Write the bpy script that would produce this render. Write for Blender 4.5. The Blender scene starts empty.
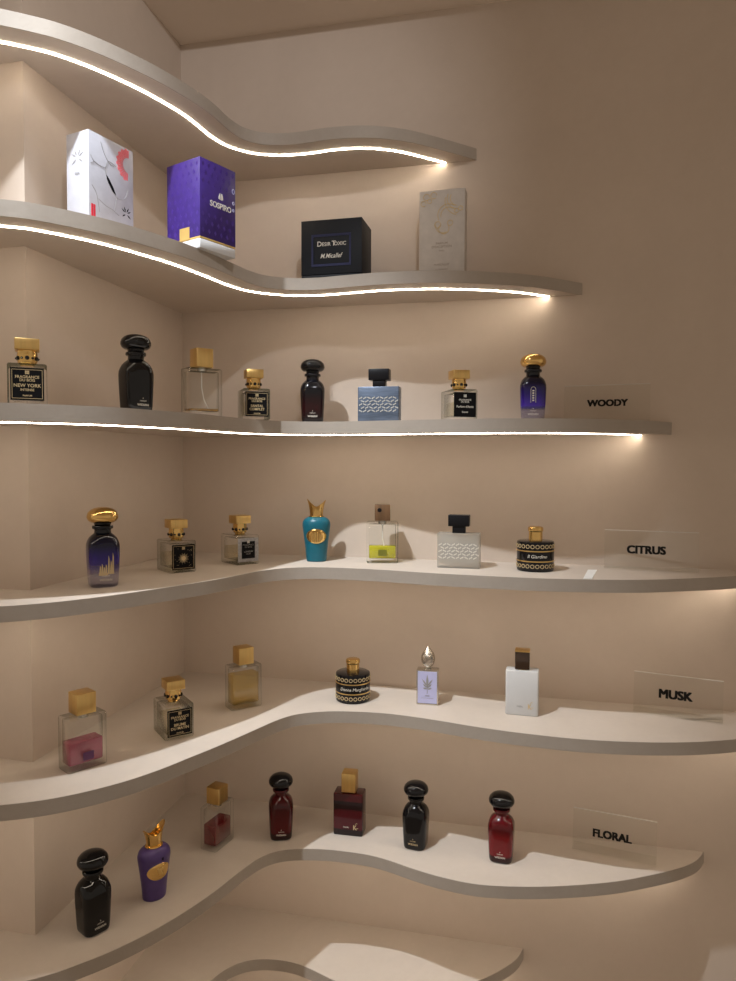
import bpy, bmesh, math, random
from mathutils import Vector, Matrix
random.seed(4)
PI = math.pi
SC = bpy.context.scene
COL = SC.collection

# ------------------------------------------------------------------ materials
def newmat(name):
    m = bpy.data.materials.new(name); m.use_nodes = True
    nt = m.node_tree
    for n in list(nt.nodes):
        nt.nodes.remove(n)
    out = nt.nodes.new('ShaderNodeOutputMaterial')
    return m, nt, out

def N(nt, typ, **kw):
    n = nt.nodes.new(typ)
    for k, v in kw.items():
        if k in n.inputs:
            n.inputs[k].default_value = v
        else:
            setattr(n, k, v)
    return n

def c4(c):
    return (c[0], c[1], c[2], 1.0)

def mat(name, col, rough=.5, metal=0.0, var=.06, scale=60.0, bump=0.0, coat=0.0, trans=0.0, ior=1.45, stretch=None, spec=.5):
    """plain surface with a little procedural variation of its colour"""
    m, nt, out = newmat(name)
    p = N(nt, 'ShaderNodeBsdfPrincipled', Roughness=rough, Metallic=metal)
    p.inputs['Coat Weight'].default_value = coat
    p.inputs['Coat Roughness'].default_value = .03
    p.inputs['Transmission Weight'].default_value = trans
    p.inputs['IOR'].default_value = ior
    p.inputs['Specular IOR Level'].default_value = spec
    tc = N(nt, 'ShaderNodeTexCoord'); src = tc.outputs['Object']
    if stretch:
        mp = N(nt, 'ShaderNodeMapping'); mp.inputs['Scale'].default_value = stretch
        nt.links.new(src, mp.inputs['Vector']); src = mp.outputs['Vector']
    nz = N(nt, 'ShaderNodeTexNoise', Scale=scale, Detail=4.0, Roughness=.6)
    nt.links.new(src, nz.inputs['Vector'])
    rp = N(nt, 'ShaderNodeValToRGB')
    rp.color_ramp.elements[0].position = .3; rp.color_ramp.elements[1].position = .7
    rp.color_ramp.elements[0].color = c4([x*(1-var) for x in col])
    rp.color_ramp.elements[1].color = c4([min(1, x*(1+var)) for x in col])
    nt.links.new(nz.outputs['Fac'], rp.inputs['Fac'])
    nt.links.new(rp.outputs['Color'], p.inputs['Base Color'])
    if bump:
        b = N(nt, 'ShaderNodeBump', Strength=bump, Distance=.002)
        nt.links.new(nz.outputs['Fac'], b.inputs['Height'])
        nt.links.new(b.outputs['Normal'], p.inputs['Normal'])
    nt.links.new(p.outputs['BSDF'], out.inputs['Surface'])
    return m

def plaster(name, col, col2, scale=3.0, bump=.12, rough=.8):
    """hand-trowelled microcement: two soft scales of mottling"""
    m, nt, out = newmat(name)
    p = N(nt, 'ShaderNodeBsdfPrincipled', Roughness=rough)
    p.inputs['Specular IOR Level'].default_value = .25
    tc = N(nt, 'ShaderNodeTexCoord')
    n1 = N(nt, 'ShaderNodeTexNoise', Scale=scale, Detail=6.0, Roughness=.62, Distortion=.6)
    n2 = N(nt, 'ShaderNodeTexNoise', Scale=scale*14, Detail=5.0, Roughness=.7)
    for n in (n1, n2):
        nt.links.new(tc.outputs['Object'], n.inputs['Vector'])
    mx = N(nt, 'ShaderNodeMath', operation='MULTIPLY_ADD')
    mx.inputs[1].default_value = .35
    nt.links.new(n2.outputs['Fac'], mx.inputs[0])
    nt.links.new(n1.outputs['Fac'], mx.inputs[2])
    rp = N(nt, 'ShaderNodeValToRGB')
    rp.color_ramp.elements[0].position = .38; rp.color_ramp.elements[1].position = .95
    rp.color_ramp.elements[0].color = c4(col); rp.color_ramp.elements[1].color = c4(col2)
    nt.links.new(mx.outputs[0], rp.inputs['Fac'])
    nt.links.new(rp.outputs['Color'], p.inputs['Base Color'])
    b = N(nt, 'ShaderNodeBump', Strength=bump, Distance=.004)
    nt.links.new(mx.outputs[0], b.inputs['Height'])
    nt.links.new(b.outputs['Normal'], p.inputs['Normal'])
    nt.links.new(p.outputs['BSDF'], out.inputs['Surface'])
    return m

def outer(nt, fr):
    """reflection on the air side of a surface only"""
    g = N(nt, 'ShaderNodeNewGeometry'); i = N(nt, 'ShaderNodeMath', operation='SUBTRACT'); i.inputs[0].default_value = 1.0
    x = N(nt, 'ShaderNodeMath', operation='MULTIPLY')
    nt.links.new(g.outputs['Backfacing'], i.inputs[1]); nt.links.new(i.outputs[0], x.inputs[0]); nt.links.new(fr.outputs[0], x.inputs[1])
    return x.outputs[0]

def glass(name, tint=(.98, .985, .98), refr=0.0, rough=.0, frost=0.0, edge=(.30, .33, .28)):
    """clear glass: mirror-like at grazing angles, partly refracting, darker green where one looks through its edge"""
    m, nt, out = newmat(name)
    lw = N(nt, 'ShaderNodeLayerWeight', Blend=.5)
    rp = N(nt, 'ShaderNodeValToRGB'); e = rp.color_ramp.elements
    e[0].position = .58; e[0].color = c4(tint); e[1].position = .85; e[1].color = c4(edge)
    nt.links.new(lw.outputs['Facing'], rp.inputs['Fac'])
    tr = N(nt, 'ShaderNodeBsdfTransparent')
    nt.links.new(rp.outputs['Color'], tr.inputs['Color'])
    gl = N(nt, 'ShaderNodeBsdfGlossy', Roughness=rough+.03, Color=(1, 1, 1, 1))
    fr = N(nt, 'ShaderNodeFresnel', IOR=1.5)
    a = N(nt, 'ShaderNodeMixShader')
    nt.links.new(outer(nt, fr), a.inputs[0]); nt.links.new(tr.outputs[0], a.inputs[1]); nt.links.new(gl.outputs[0], a.inputs[2])
    last = a
    if refr:
        g = N(nt, 'ShaderNodeBsdfGlass', Roughness=rough+frost, IOR=1.45, Color=c4(tint))
        b = N(nt, 'ShaderNodeMixShader'); b.inputs[0].default_value = refr
        nt.links.new(a.outputs[0], b.inputs[1]); nt.links.new(g.outputs[0], b.inputs[2]); last = b
    if frost:
        d = N(nt, 'ShaderNodeBsdfDiffuse', Color=(.50, .48, .43, 1))
        c = N(nt, 'ShaderNodeMixShader'); c.inputs[0].default_value = .24
        nt.links.new(last.outputs[0], c.inputs[1]); nt.links.new(d.outputs[0], c.inputs[2]); last = c
    nt.links.new(last.outputs[0], out.inputs['Surface'])
    return m

def liquid(name, col, dens=.45, tcol=None):
    m, nt, out = newmat(name)
    tr = N(nt, 'ShaderNodeBsdfTransparent', Color=c4(tcol or [x**.6 for x in col]))
    p = N(nt, 'ShaderNodeBsdfPrincipled', Roughness=.08)
    p.inputs['Base Color'].default_value = c4(col)
    a = N(nt, 'ShaderNodeMixShader'); a.inputs[0].default_value = dens
    nt.links.new(tr.outputs[0], a.inputs[1]); nt.links.new(p.outputs[0], a.inputs[2])
    nt.links.new(a.outputs[0], out.inputs['Surface'])
    return m

def lacquer(name, stops, clear=None):
    """glossy lacquered glass whose colour runs up the bottle; clear = (z0, z1): see-through below z0, solid above z1"""
    m, nt, out = newmat(name)
    tc = N(nt, 'ShaderNodeTexCoord'); sp = N(nt, 'ShaderNodeSeparateXYZ')
    nt.links.new(tc.outputs['Object'], sp.inputs[0])
    mr = N(nt, 'ShaderNodeMapRange'); mr.inputs['From Min'].default_value = 0; mr.inputs['From Max'].default_value = .1
    nt.links.new(sp.outputs['Z'], mr.inputs['Value'])
    rp = N(nt, 'ShaderNodeValToRGB'); e = rp.color_ramp.elements
    while len(e) < len(stops):
        e.new(.5)
    for i, (z, c) in enumerate(stops):
        e[i].position = z/.1; e[i].color = c4(c)
    nt.links.new(mr.outputs[0], rp.inputs['Fac'])
    p = N(nt, 'ShaderNodeBsdfPrincipled', Roughness=.12)
    p.inputs['Coat Weight'].default_value = .15; p.inputs['Coat Roughness'].default_value = .02; p.inputs['Specular IOR Level'].default_value = .35
    nt.links.new(rp.outputs['Color'], p.inputs['Base Color'])
    last = p
    if clear:
        tr = N(nt, 'ShaderNodeBsdfTransparent', Color=(.82, .82, .9, 1))
        gl = N(nt, 'ShaderNodeBsdfGlossy', Roughness=.02)
        fr = N(nt, 'ShaderNodeFresnel', IOR=1.5)
        a = N(nt, 'ShaderNodeMixShader')
        nt.links.new(outer(nt, fr), a.inputs[0]); nt.links.new(tr.outputs[0], a.inputs[1]); nt.links.new(gl.outputs[0], a.inputs[2])
        m2 = N(nt, 'ShaderNodeMapRange'); m2.inputs['From Min'].default_value = clear[0]; m2.inputs['From Max'].default_value = clear[1]
        m2.inputs['To Min'].default_value = .12
        nt.links.new(sp.outputs['Z'], m2.inputs['Value'])
        last = N(nt, 'ShaderNodeMixShader')
        nt.links.new(m2.outputs[0], last.inputs[0]); nt.links.new(a.outputs[0], last.inputs[1]); nt.links.new(p.outputs[0], last.inputs[2])
    nt.links.new(last.outputs[0], out.inputs['Surface'])
    return m

def lamp_mat(name, col, strength):
    m, nt, out = newmat(name)
    e = N(nt, 'ShaderNodeEmission', Strength=strength, Color=c4(col))
    nt.links.new(e.outputs[0], out.inputs['Surface'])
    return m

M = {}
M['wall'] = plaster('wall_plaster', (.56, .465, .385), (.63, .53, .445))
M['ceil'] = plaster('ceiling_plaster', (.74, .64, .54), (.79, .69, .59), scale=2, bump=.05)
M['shelf'] = plaster('shelf_plaster', (.56, .485, .415), (.63, .55, .475), scale=6, bump=.10, rough=.6)
M['edge'] = plaster('brushed_shaded_edge_plaster', (.37, .32, .27), (.43, .375, .32), scale=9, bump=.2, rough=.55)  # brushed shelf fronts; colour darkened to stand for the shade on them
M['floor'] = plaster('floor_cement', (.60, .53, .45), (.66, .58, .50), scale=2)
M['led'] = lamp_mat('led_diffuser', (1.0, .88, .71), 25.0)
M['black'] = mat('black_gloss', (.004, .004, .005), rough=.07, coat=.1, spec=.4)
M['blacksatin'] = mat('black_satin', (.006, .006, .008), rough=.35, spec=.3)
M['blackcard'] = mat('black_card', (.009, .011, .015), rough=.55, bump=.1, scale=300, spec=.3)
M['blackred'] = lacquer('black_cherry_lacquer', [(0, (.004, .004, .005)), (.028, (.02, .003, .004)), (.045, (.012, .003, .004)), (.06, (.004, .004, .006))])
M['blue'] = lacquer('blue_fade_lacquer', [(0, (.10, .08, .22)), (.03, (.05, .03, .22)), (.048, (.02, .008, .17)), (.066, (.004, .004, .03)), (.085, (.003, .004, .008))], clear=(.018, .042))
M['blue2'] = lacquer('blue_clear_lacquer', [(0, (.10, .09, .30)), (.024, (.09, .07, .34)), (.03, (.06, .025, .36)), (.05, (.02, .008, .16)), (.07, (.006, .004, .03)), (.085, (.003, .004, .008))], clear=(.022, .029))
M['red'] = lacquer('red_lacquer', [(0, (.012, .002, .003)), (.012, (.03, .002, .003)), (.016, (.17, .006, .010)), (.05, (.15, .003, .006)), (.064, (.07, .002, .004)), (.085, (.10, .003, .006))])
M['darkred'] = lacquer('dark_red_lacquer', [(0, (.010, .002, .003)), (.012, (.022, .002, .003)), (.018, (.08, .003, .006)), (.05, (.065, .002, .004)), (.07, (.04, .002, .003)), (.085, (.06, .002, .004))])
M['gold'] = mat('polished_gold', (.83, .55, .20), rough=.16, metal=1, var=.08, scale=40)
M['goldsatin'] = mat('satin_gold', (.74, .50, .19), rough=.34, metal=1, var=.06, scale=200, stretch=(1, 1, .05))
M['goldink'] = mat('gold_ink', (.62, .48, .27), rough=.4, metal=.3)
M['paleink'] = mat('pale_ink', (.72, .68, .60), rough=.5)
M['silver'] = mat('silver', (.66, .63, .58), rough=.2, metal=1, scale=90)
M['pewter'] = mat('pewter_cap', (.52, .47, .41), rough=.22, metal=1, var=.6, scale=150, bump=1.0)
M['glass'] = glass('clear_glass')
M['frost'] = glass('frosted_glass', frost=.28, refr=.3, edge=(.7, .7, .66))
M['embossed'] = mat('embossed_frost', (.62, .60, .55), rough=.35)
M['acrylic'] = glass('clear_acrylic', tint=(.97, .97, .96), refr=0, rough=.08, edge=(.95, .95, .93))
M['polish'] = mat('polished_acrylic_edge', (.62, .58, .53), rough=.3)
M['tube'] = mat('pump_tube', (.75, .74, .70), rough=.3)
M['blackink'] = mat('black_lettering', (.004, .004, .004), rough=.5)
M['labelblack'] = mat('label_black', (.004, .004, .005), rough=.5, spec=.15)
M['labelgrey'] = mat('label_silver', (.36, .35, .35), rough=.35, metal=.3, scale=300, var=.25)
M['gem'] = mat('black_gem', (.006, .005, .005), rough=.06)
M['teal'] = mat('teal_satin', (.005, .115, .165), rough=.36, var=.08)
M['purple'] = mat('purple_satin', (.075, .042, .165), rough=.36, var=.12)
M['white'] = mat('white_lacquer', (.60, .60, .60), rough=.25, var=.015)
M['whitecard'] = mat('white_card', (.47, .47, .52), rough=.5)
M['paper'] = mat('white_paper', (.82, .82, .80), rough=.7)
M['creamcard'] = mat('cream_card', (.55, .50, .45), rough=.6)
M['taupe'] = mat('taupe_print', (.34, .27, .21), rough=.5)
M['violetcard'] = mat('violet_card', (.042, .018, .165), rough=.45, var=.15, scale=70)
M['violetdark'] = mat('violet_pattern', (.050, .022, .19), rough=.4)
M['goldcard'] = mat('gold_card', (.60, .40, .13), rough=.4, metal=.3)
M['redprint'] = mat('red_print', (.62, .03, .05), rough=.5)
M['pinkprint'] = mat('pink_print', (.80, .18, .20), rough=.5)
M['greyprint'] = mat('grey_print', (.30, .29, .29), rough=.5)
M['navyfoil'] = mat('navy_foil', (.030, .034, .085), rough=.35, metal=.4)
M['bluedenim'] = mat('blue_brushed', (.115, .150, .215), rough=.35, var=.30, scale=60, stretch=(.35, 1, 2.2), metal=.25)
M['lattice'] = mat('silver_lattice', (.72, .74, .72), rough=.25, metal=.5)
M['lilac'] = mat('lilac_label', (.50, .50, .74), rough=.3, var=.02)
M['wood'] = mat('brown_wood', (.14, .075, .035), rough=.45, var=.35, scale=60, stretch=(1, 1, .08))
M['smoke'] = mat('smoked_brown', (.035, .018, .010), rough=.06, coat=.6)
M['pinkliq'] = liquid('pink_perfume', (.42, .06, .13), .55, (.75, .30, .40))
M['amberliq'] = liquid('amber_perfume', (.52, .38, .09), .18, (.93, .80, .45))
M['goldliq'] = liquid('golden_perfume', (.45, .26, .03), .5, (.80, .55, .15))
M['redliq'] = liquid('red_perfume', (.18, .007, .014), .6, (.55, .05, .06))
M['yellowliq'] = liquid('yellow_perfume', (.62, .58, .01), .65, (.90, .85, .05))
M['paleliq'] = liquid('pale_perfume', (.60, .55, .42), .06, (.93, .90, .80))
M['olive'] = mat('olive_label', (.16, .16, .02), rough=.4)
M['plum'] = mat('plum_label', (.10, .025, .10), rough=.4)

# ------------------------------------------------------------------ mesh helpers
def rr(w, d, r, n=5, z=0.0, cx=0, cy=0):
    """rounded rectangle ring, counter-clockwise"""
    r = max(1e-5, min(r, w/2-1e-6, d/2-1e-6)); pts = []
    for qx, qy, a0 in ((1, 1, 0), (-1, 1, PI/2), (-1, -1, PI), (1, -1, 1.5*PI)):
        for i in range(n+1):
            a = a0+PI/2*i/n
            pts.append((cx+qx*(w/2-r)+r*math.cos(a), cy+qy*(d/2-r)+r*math.sin(a), z))
    return pts

def circ(r, n=40, z=0.0, sy=1.0):
    return [(r*math.cos(2*PI*i/n), sy*r*math.sin(2*PI*i/n), z) for i in range(n)]

def loft(bm, rings, cap0=True, cap1=True, flip=False):
    vs = [[bm.verts.new(p) for p in r] for r in rings]
    n = len(vs[0])
    for a, b in zip(vs[:-1], vs[1:]):
        for i in range(n):
            f = [a[i], a[(i+1) % n], b[(i+1) % n], b[i]]
            bm.faces.new(f[::-1] if flip else f)
    if cap0:
        bm.faces.new(vs[0] if flip else vs[0][::-1])
    if cap1:
        bm.faces.new(vs[-1][::-1] if flip else vs[-1])

def lathe(bm, prof, n=40, sy=1.0):
    loft(bm, [circ(max(r, 1e-5), n, z, sy) for r, z in prof])

def rbox(bm, w, d, z0, z1, r=.002, bev=.0012, cx=0, cy=0, n=4, flip=False):
    bev = min(bev, (z1-z0)*.45)
    loft(bm, [rr(w-2*bev, d-2*bev, r-bev*.5, n, z0, cx, cy), rr(w-.6*bev, d-.6*bev, r, n, z0+bev*.3, cx, cy), rr(w, d, r, n, z0+bev, cx, cy),
              rr(w, d, r, n, z1-bev, cx, cy), rr(w-.6*bev, d-.6*bev, r, n, z1-bev*.3, cx, cy), rr(w-2*bev, d-2*bev, r-bev*.5, n, z1, cx, cy)], flip=flip)

def slab(bm, pts, y0, y1):
    """flat outline in x,z pulled from y0 (front) to y1"""
    n = len(pts)
    area = sum(pts[i][0]*pts[(i+1) % n][1]-pts[(i+1) % n][0]*pts[i][1] for i in range(n))
    if area < 0:
        pts = pts[::-1]
    a = [bm.verts.new((x, y0, z)) for x, z in pts]; b = [bm.verts.new((x, y1, z)) for x, z in pts]
    for i in range(n):
        bm.faces.new([a[(i+1) % n], a[i], b[i], b[(i+1) % n]])
    bm.faces.new(a); bm.faces.new(b[::-1])

def plate(bm, x0, x1, z0, z1, y0, y1):
    slab(bm, [(x0, z0), (x1, z0), (x1, z1), (x0, z1)], y0, y1)

def stroke(bm, pts, w, y0, y1):
    """flat ribbon of width w along x,z points"""
    L, Rr = [], []
    for i, p in enumerate(pts):
        a = pts[max(0, i-1)]; b = pts[min(len(pts)-1, i+1)]
        dx, dz = b[0]-a[0], b[1]-a[1]; l = math.hypot(dx, dz) or 1
        L.append((p[0]-dz/l*w/2, p[1]+dx/l*w/2)); Rr.append((p[0]+dz/l*w/2, p[1]-dx/l*w/2))
    for i in range(len(pts)-1):
        slab(bm, [L[i], L[i+1], Rr[i+1], Rr[i]], y0, y1)

def tube(bm, pts, r, n=8):
    rings = []
    for i, p in enumerate(pts):
        t = (Vector(pts[min(len(pts)-1, i+1)])-Vector(pts[max(0, i-1)])).normalized()
        u = t.cross(Vector((0, 1, .01))).normalized(); v = t.cross(u)
        rings.append([Vector(p)+r*(math.cos(2*PI*k/n)*u+math.sin(2*PI*k/n)*v) for k in range(n)])
    loft(bm, rings)

def smooth_pts(pts, sub=5):
    """Catmull-Rom through 2-D points"""
    out = []; P = [pts[0]]+list(pts)+[pts[-1]]
    for i in range(1, len(P)-2):
        p0, p1, p2, p3 = [Vector(q) for q in P[i-1:i+3]]
        for k in range(sub):
            t = k/sub
            q = .5*((2*p1)+(p2-p0)*t+(2*p0-5*p1+4*p2-p3)*t*t+(3*p1-p0-3*p2+p3)*t**3)
            out.append(tuple(q))
    out.append(tuple(pts[-1]))
    return out

def obj(name, bm, m, parent=None, smooth=True):
    if smooth != 'keep':
        bmesh.ops.recalc_face_normals(bm, faces=bm.faces)
    me = bpy.data.meshes.new(name); bm.to_mesh(me); bm.free()
    me.materials.append(M[m] if isinstance(m, str) else m)
    if smooth:
        try:
            me.shade_smooth()
            me.set_sharp_from_angle(angle=math.radians(38))
        except Exception:
            pass
    o = bpy.data.objects.new(name, me); COL.objects.link(o)
    if parent is not None:
        o.parent = parent
    return o

def part(name, m, parent, fn, *a, smooth=True, **kw):
    bm = bmesh.new(); fn(bm, *a, **kw)
    return obj(name, bm, m, parent, smooth)

def tag(o, label=None, cat=None, group=None, kind=None):
    for k, v in (('label', label), ('category', cat), ('group', group), ('kind', kind)):
        if v:
            o[k] = v
    return o

def thing(name, label, cat, loc=(0, 0, 0), deg=0, group=None):
    o = bpy.data.objects.new(name, None); COL.objects.link(o)
    o.empty_display_size = .02
    o.location = loc; o.rotation_euler = (0, 0, math.radians(deg))
    return tag(o, label, cat, group)

def dup(root, loc, deg, label, group=None):
    r = root.copy(); COL.objects.link(r); r.location = loc; r.rotation_euler = (0, 0, math.radians(deg))
    r['label'] = label
    if group:
        r['group'] = group
    for ch in list(root.children):
        c = ch.copy(); COL.objects.link(c); c.parent = r
        for g in list(ch.children):
            d = g.copy(); COL.objects.link(d); d.parent = c
    return r

def kids(o, name):
    return [c for c in o.children if c.name.split('.')[0] == name]

def recolour(o, m):
    """own mesh data with another material"""
    o.data = o.data.copy(); o.data.materials.clear(); o.data.materials.append(M[m])

def put_text(bm, s, size, x, z, y=0.0, depth=.0002, bold=0.0, align='CENTER', sx=1.0, shear=0.0, bend=None):
    """lettering standing in the x,z plane facing -y; bend = radius wraps it round a cylinder"""
    cu = bpy.data.curves.new('t', 'FONT'); cu.body = s; cu.size = size; cu.align_x = align; cu.align_y = 'CENTER'
    cu.extrude = depth/2; cu.offset = bold*size; cu.resolution_u = 3; cu.shear = shear
    o = bpy.data.objects.new('t', cu); COL.objects.link(o)
    dg = bpy.context.evaluated_depsgraph_get()
    me = bpy.data.meshes.new_from_object(o.evaluated_get(dg))
    for v in me.vertices:
        px, pz, py = v.co.x*sx+x, v.co.y+z, y-v.co.z
        if bend:
            a = px/bend; rad = bend-py
            px, py = rad*math.sin(a), -rad*math.cos(a)
        v.co = (px, py, pz)
    bm.from_mesh(me)
    bpy.data.objects.remove(o); bpy.data.curves.remove(cu); bpy.data.meshes.remove(me)

# ------------------------------------------------------------------ the setting
T = .0225
Z = dict(s1=1.926, s2=1.6475, s3=1.373, s4=1.1163-T, s5=.8437-T, s6=.5637-T, s7=.3178-T)     # undersides
TOP = {k: v+T for k, v in Z.items()}; TOP['s3'] += .0012
CEIL = 2.231; FLOOR = -.35; PIL = -.511

def box(bm, x0, x1, y0, y1, z0, z1):
    loft(bm, [[(x0, y0, z), (x1, y0, z), (x1, y1, z), (x0, y1, z)] for z in (z0, z1)])

tag(part('wall_back', 'wall', None, box, -1.7, 3.2, 0, .12, FLOOR-.05, CEIL+.1, smooth=False), kind='structure')
tag(part('wall_left', 'wall', None, box, -1.7, 0, PIL, -.0005, FLOOR-.05, CEIL+.1, smooth=False), kind='structure')
tag(part('floor', 'floor', None, box, -1.7, 3.2, -4.2, .12, FLOOR-.06, FLOOR, smooth=False), kind='structure')
def ceiling_mesh(bm):                      # lowered soffit over the niche, higher ceiling over the shop floor
    box(bm, -1.7, 3.2, -.175, .12, CEIL, CEIL+.60)
    box(bm, -1.7, 3.2, -4.2, -.175, CEIL+.52, CEIL+.60)
tag(part('ceiling', 'ceil', None, ceiling_mesh, smooth=False), kind='structure')

EDGE = {
 's1': [(-.6, -.70), (-.35, -.70), (-.16, -.685), (-.06, -.655), (.0, -.617), (.030, -.596), (.059, -.575), (.086, -.552), (.110, -.523), (.132, -.489), (.154, -.448), (.174, -.403), (.192, -.350), (.202, -.312), (.208, -.270), (.212, -.225), (.223, -.188), (.247, -.162), (.284, -.149), (.327, -.147), (.377, -.152), (.435, -.148), (.484, -.133), (.531, -.106), (.578, -.065), (.616, -.029), (.645, 0)],
 's2': [(-.6, -.72), (-.35, -.72), (-.14, -.71), (-.04, -.69), (.02, -.66), (.059, -.637), (.088, -.618), (.111, -.593), (.134, -.563), (.156, -.530), (.176, -.490), (.195, -.445), (.210, -.405), (.226, -.345), (.239, -.278), (.248, -.230), (.264, -.190), (.303, -.160), (.354, -.150), (.41, -.156), (.483, -.163), (.570, -.157), (.643, -.138), (.716, -.108), (.765, -.079), (.806, -.045), (.853, 0)],
 's3': [(-.6, -.72), (-.35, -.72), (-.14, -.71), (-.04, -.69), (.02, -.665), (.065, -.638), (.1, -.612), (.14, -.573), (.172, -.53), (.202, -.46), (.228, -.385), (.243, -.3), (.262, -.22), (.292, -.172), (.335, -.145), (.4, -.138), (.5, -.153), (.6, -.171), (.7, -.178), (.8, -.165), (.88, -.131), (.96, -.072), (1.022, 0)],
 's4': [(-.6, -.70), (-.35, -.70), (-.14, -.695), (-.04, -.675), (.01, -.65), (.045, -.631), (.072, -.611), (.099, -.585), (.122, -.556), (.145, -.523), (.167, -.485), (.188, -.443), (.206, -.408), (.229, -.360), (.250, -.301), (.273, -.232), (.310, -.184), (.359, -.162), (.422, -.159), (.495, -.165), (.553, -.176), (.604, -.184), (.653, -.189), (.702, -.193), (.771, -.196), (.854, -.189), (.931, -.175), (1.002, -.148), (1.076, -.111), (1.121, -.083), (1.158, -.048), (1.185, 0)],
 's5': [(-.6, -.72), (-.35, -.72), (-.14, -.71), (-.04, -.69), (.01, -.667), (.052, -.646), (.083, -.630), (.111, -.611), (.138, -.587), (.164, -.558), (.188, -.525), (.211, -.484), (.232, -.437), (.254, -.388), (.277, -.330), (.294, -.285), (.311, -.243), (.333, -.210), (.368, -.187), (.416, -.171), (.490, -.164), (.553, -.170), (.605, -.180), (.656, -.192), (.705, -.201), (.752, -.207), (.815, -.212), (.860, -.212), (.910, -.208), (.977, -.197), (1.045, -.178), (1.110, -.150), (1.165, -.115), (1.21, -.067), (1.24, 0)],
 's6': [(-.6, -.68), (-.35, -.68), (-.14, -.67), (-.04, -.652), (.015, -.625), (.054, -.602), (.084, -.578), (.110, -.551), (.136, -.520), (.161, -.483), (.185, -.440), (.207, -.391), (.224, -.345), (.237, -.300), (.249, -.257), (.264, -.217), (.286, -.189), (.320, -.171), (.375, -.159), (.426, -.157), (.470, -.160), (.510, -.170), (.554, -.186), (.607, -.201), (.666, -.209), (.719, -.205), (.785, -.191), (.849, -.171), (.921, -.142), (.987, -.105), (1.040, -.070), (1.075, -.036), (1.095, 0)],
 's7': [(-.6, -.68), (-.35, -.68), (-.14, -.67), (-.03, -.64), (.04, -.57), (.09, -.48), (.125, -.39), (.148, -.30), (.167, -.235), (.186, -.193), (.214, -.164), (.253, -.149), (.298, -.146), (.340, -.154), (.400, -.176), (.465, -.196), (.53, -.200), (.595, -.175), (.640, -.140), (.672, -.114), (.690, -.098), (.716, -.071), (.742, -.036), (.755, 0)],
}
SHELF_LABEL = {
 's1': 'topmost wavy plaster shelf with a glowing light line, nothing standing on it',
 's2': 'wavy lit plaster shelf carrying the four perfume boxes',
 's3': 'wavy lit plaster shelf at eye level carrying the WOODY sign',
 's4': 'wavy plaster shelf carrying the CITRUS sign and the teal bottle',
 's5': 'wavy plaster shelf carrying the MUSK sign and the white flat bottle',
 's6': 'wavy plaster shelf carrying the FLORAL sign and the red bottles',
 's7': 'lowest wavy plaster shelf, short and empty, below the FLORAL shelf',
}
def shelf_mesh(bm, edge, z0, z1):
    front = smooth_pts(edge, 5)
    poly = front+[(0.0, 0.0), (0.0, PIL), (-.6, PIL)]
    v0 = [bm.verts.new((x, y, z0)) for x, y in poly]; v1 = [bm.verts.new((x, y, z1)) for x, y in poly]
    n = len(poly)
    for i in range(n):
        bm.faces.new([v0[i], v0[(i+1) % n], v1[(i+1) % n], v1[i]])
    bm.faces.new(v1); bm.faces.new(v0[::-1])
    bmesh.ops.triangulate(bm, faces=[f for f in bm.faces if len(f.verts) > 4])

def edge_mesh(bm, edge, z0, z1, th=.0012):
    """thin brushed strip along the wavy front edge, its shade painted in as darker colour"""
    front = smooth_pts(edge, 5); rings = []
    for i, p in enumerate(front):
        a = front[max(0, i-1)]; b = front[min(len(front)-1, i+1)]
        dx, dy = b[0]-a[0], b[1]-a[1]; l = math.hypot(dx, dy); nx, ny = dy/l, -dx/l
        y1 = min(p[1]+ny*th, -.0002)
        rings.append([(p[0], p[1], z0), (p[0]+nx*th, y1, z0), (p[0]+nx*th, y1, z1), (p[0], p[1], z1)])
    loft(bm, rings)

def led_mesh(bm, edge, z, inset, w=.0042, h=.0014):
    front = smooth_pts(edge, 5); off = []
    for i, p in enumerate(front):
        a = front[max(0, i-2)]; b = front[min(len(front)-1, i+2)]
        dx, dy = b[0]-a[0], b[1]-a[1]; l = math.hypot(dx, dy)
        off.append((p[0]-dy/l*inset, p[1]+dx/l*inset, -dy/l, dx/l))
    off = [q for q in off if q[1] < -.002]
    a, b = off[-2], off[-1]
    k = (-.0012-b[1])/(b[1]-a[1])
    off.append((b[0]+(b[0]-a[0])*k, -.0012, b[2], b[3]))
    rings = []
    for x, y, nx, ny in off:
        rings.append([(x-nx*w/2, y-ny*w/2, z-h), (x+nx*w/2, y+ny*w/2, z-h), (x+nx*w/2, y+ny*w/2, z), (x-nx*w/2, y-ny*w/2, z)])
    loft(bm, rings)

for k in EDGE:
    e = EDGE[k]
    s = part('display_shelf', 'shelf', None, shelf_mesh, e, Z[k], TOP[k])
    tag(s, SHELF_LABEL[k], 'shelf', 'wavy wall shelves')
    part('shaded_edge_band', 'edge', s, edge_mesh, e, Z[k], TOP[k])
    tag(part('led_strip', 'led', s, led_mesh, e, Z[k], .043), 'glowing warm white light line')

# ------------------------------------------------------------------ perfume bottles
def at(fl, ang, w, d):
    a = math.radians(ang)
    return (fl[0]+math.cos(a)*w/2-math.sin(a)*d/2, fl[1]+math.sin(a)*w/2+math.cos(a)*d/2)

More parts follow.
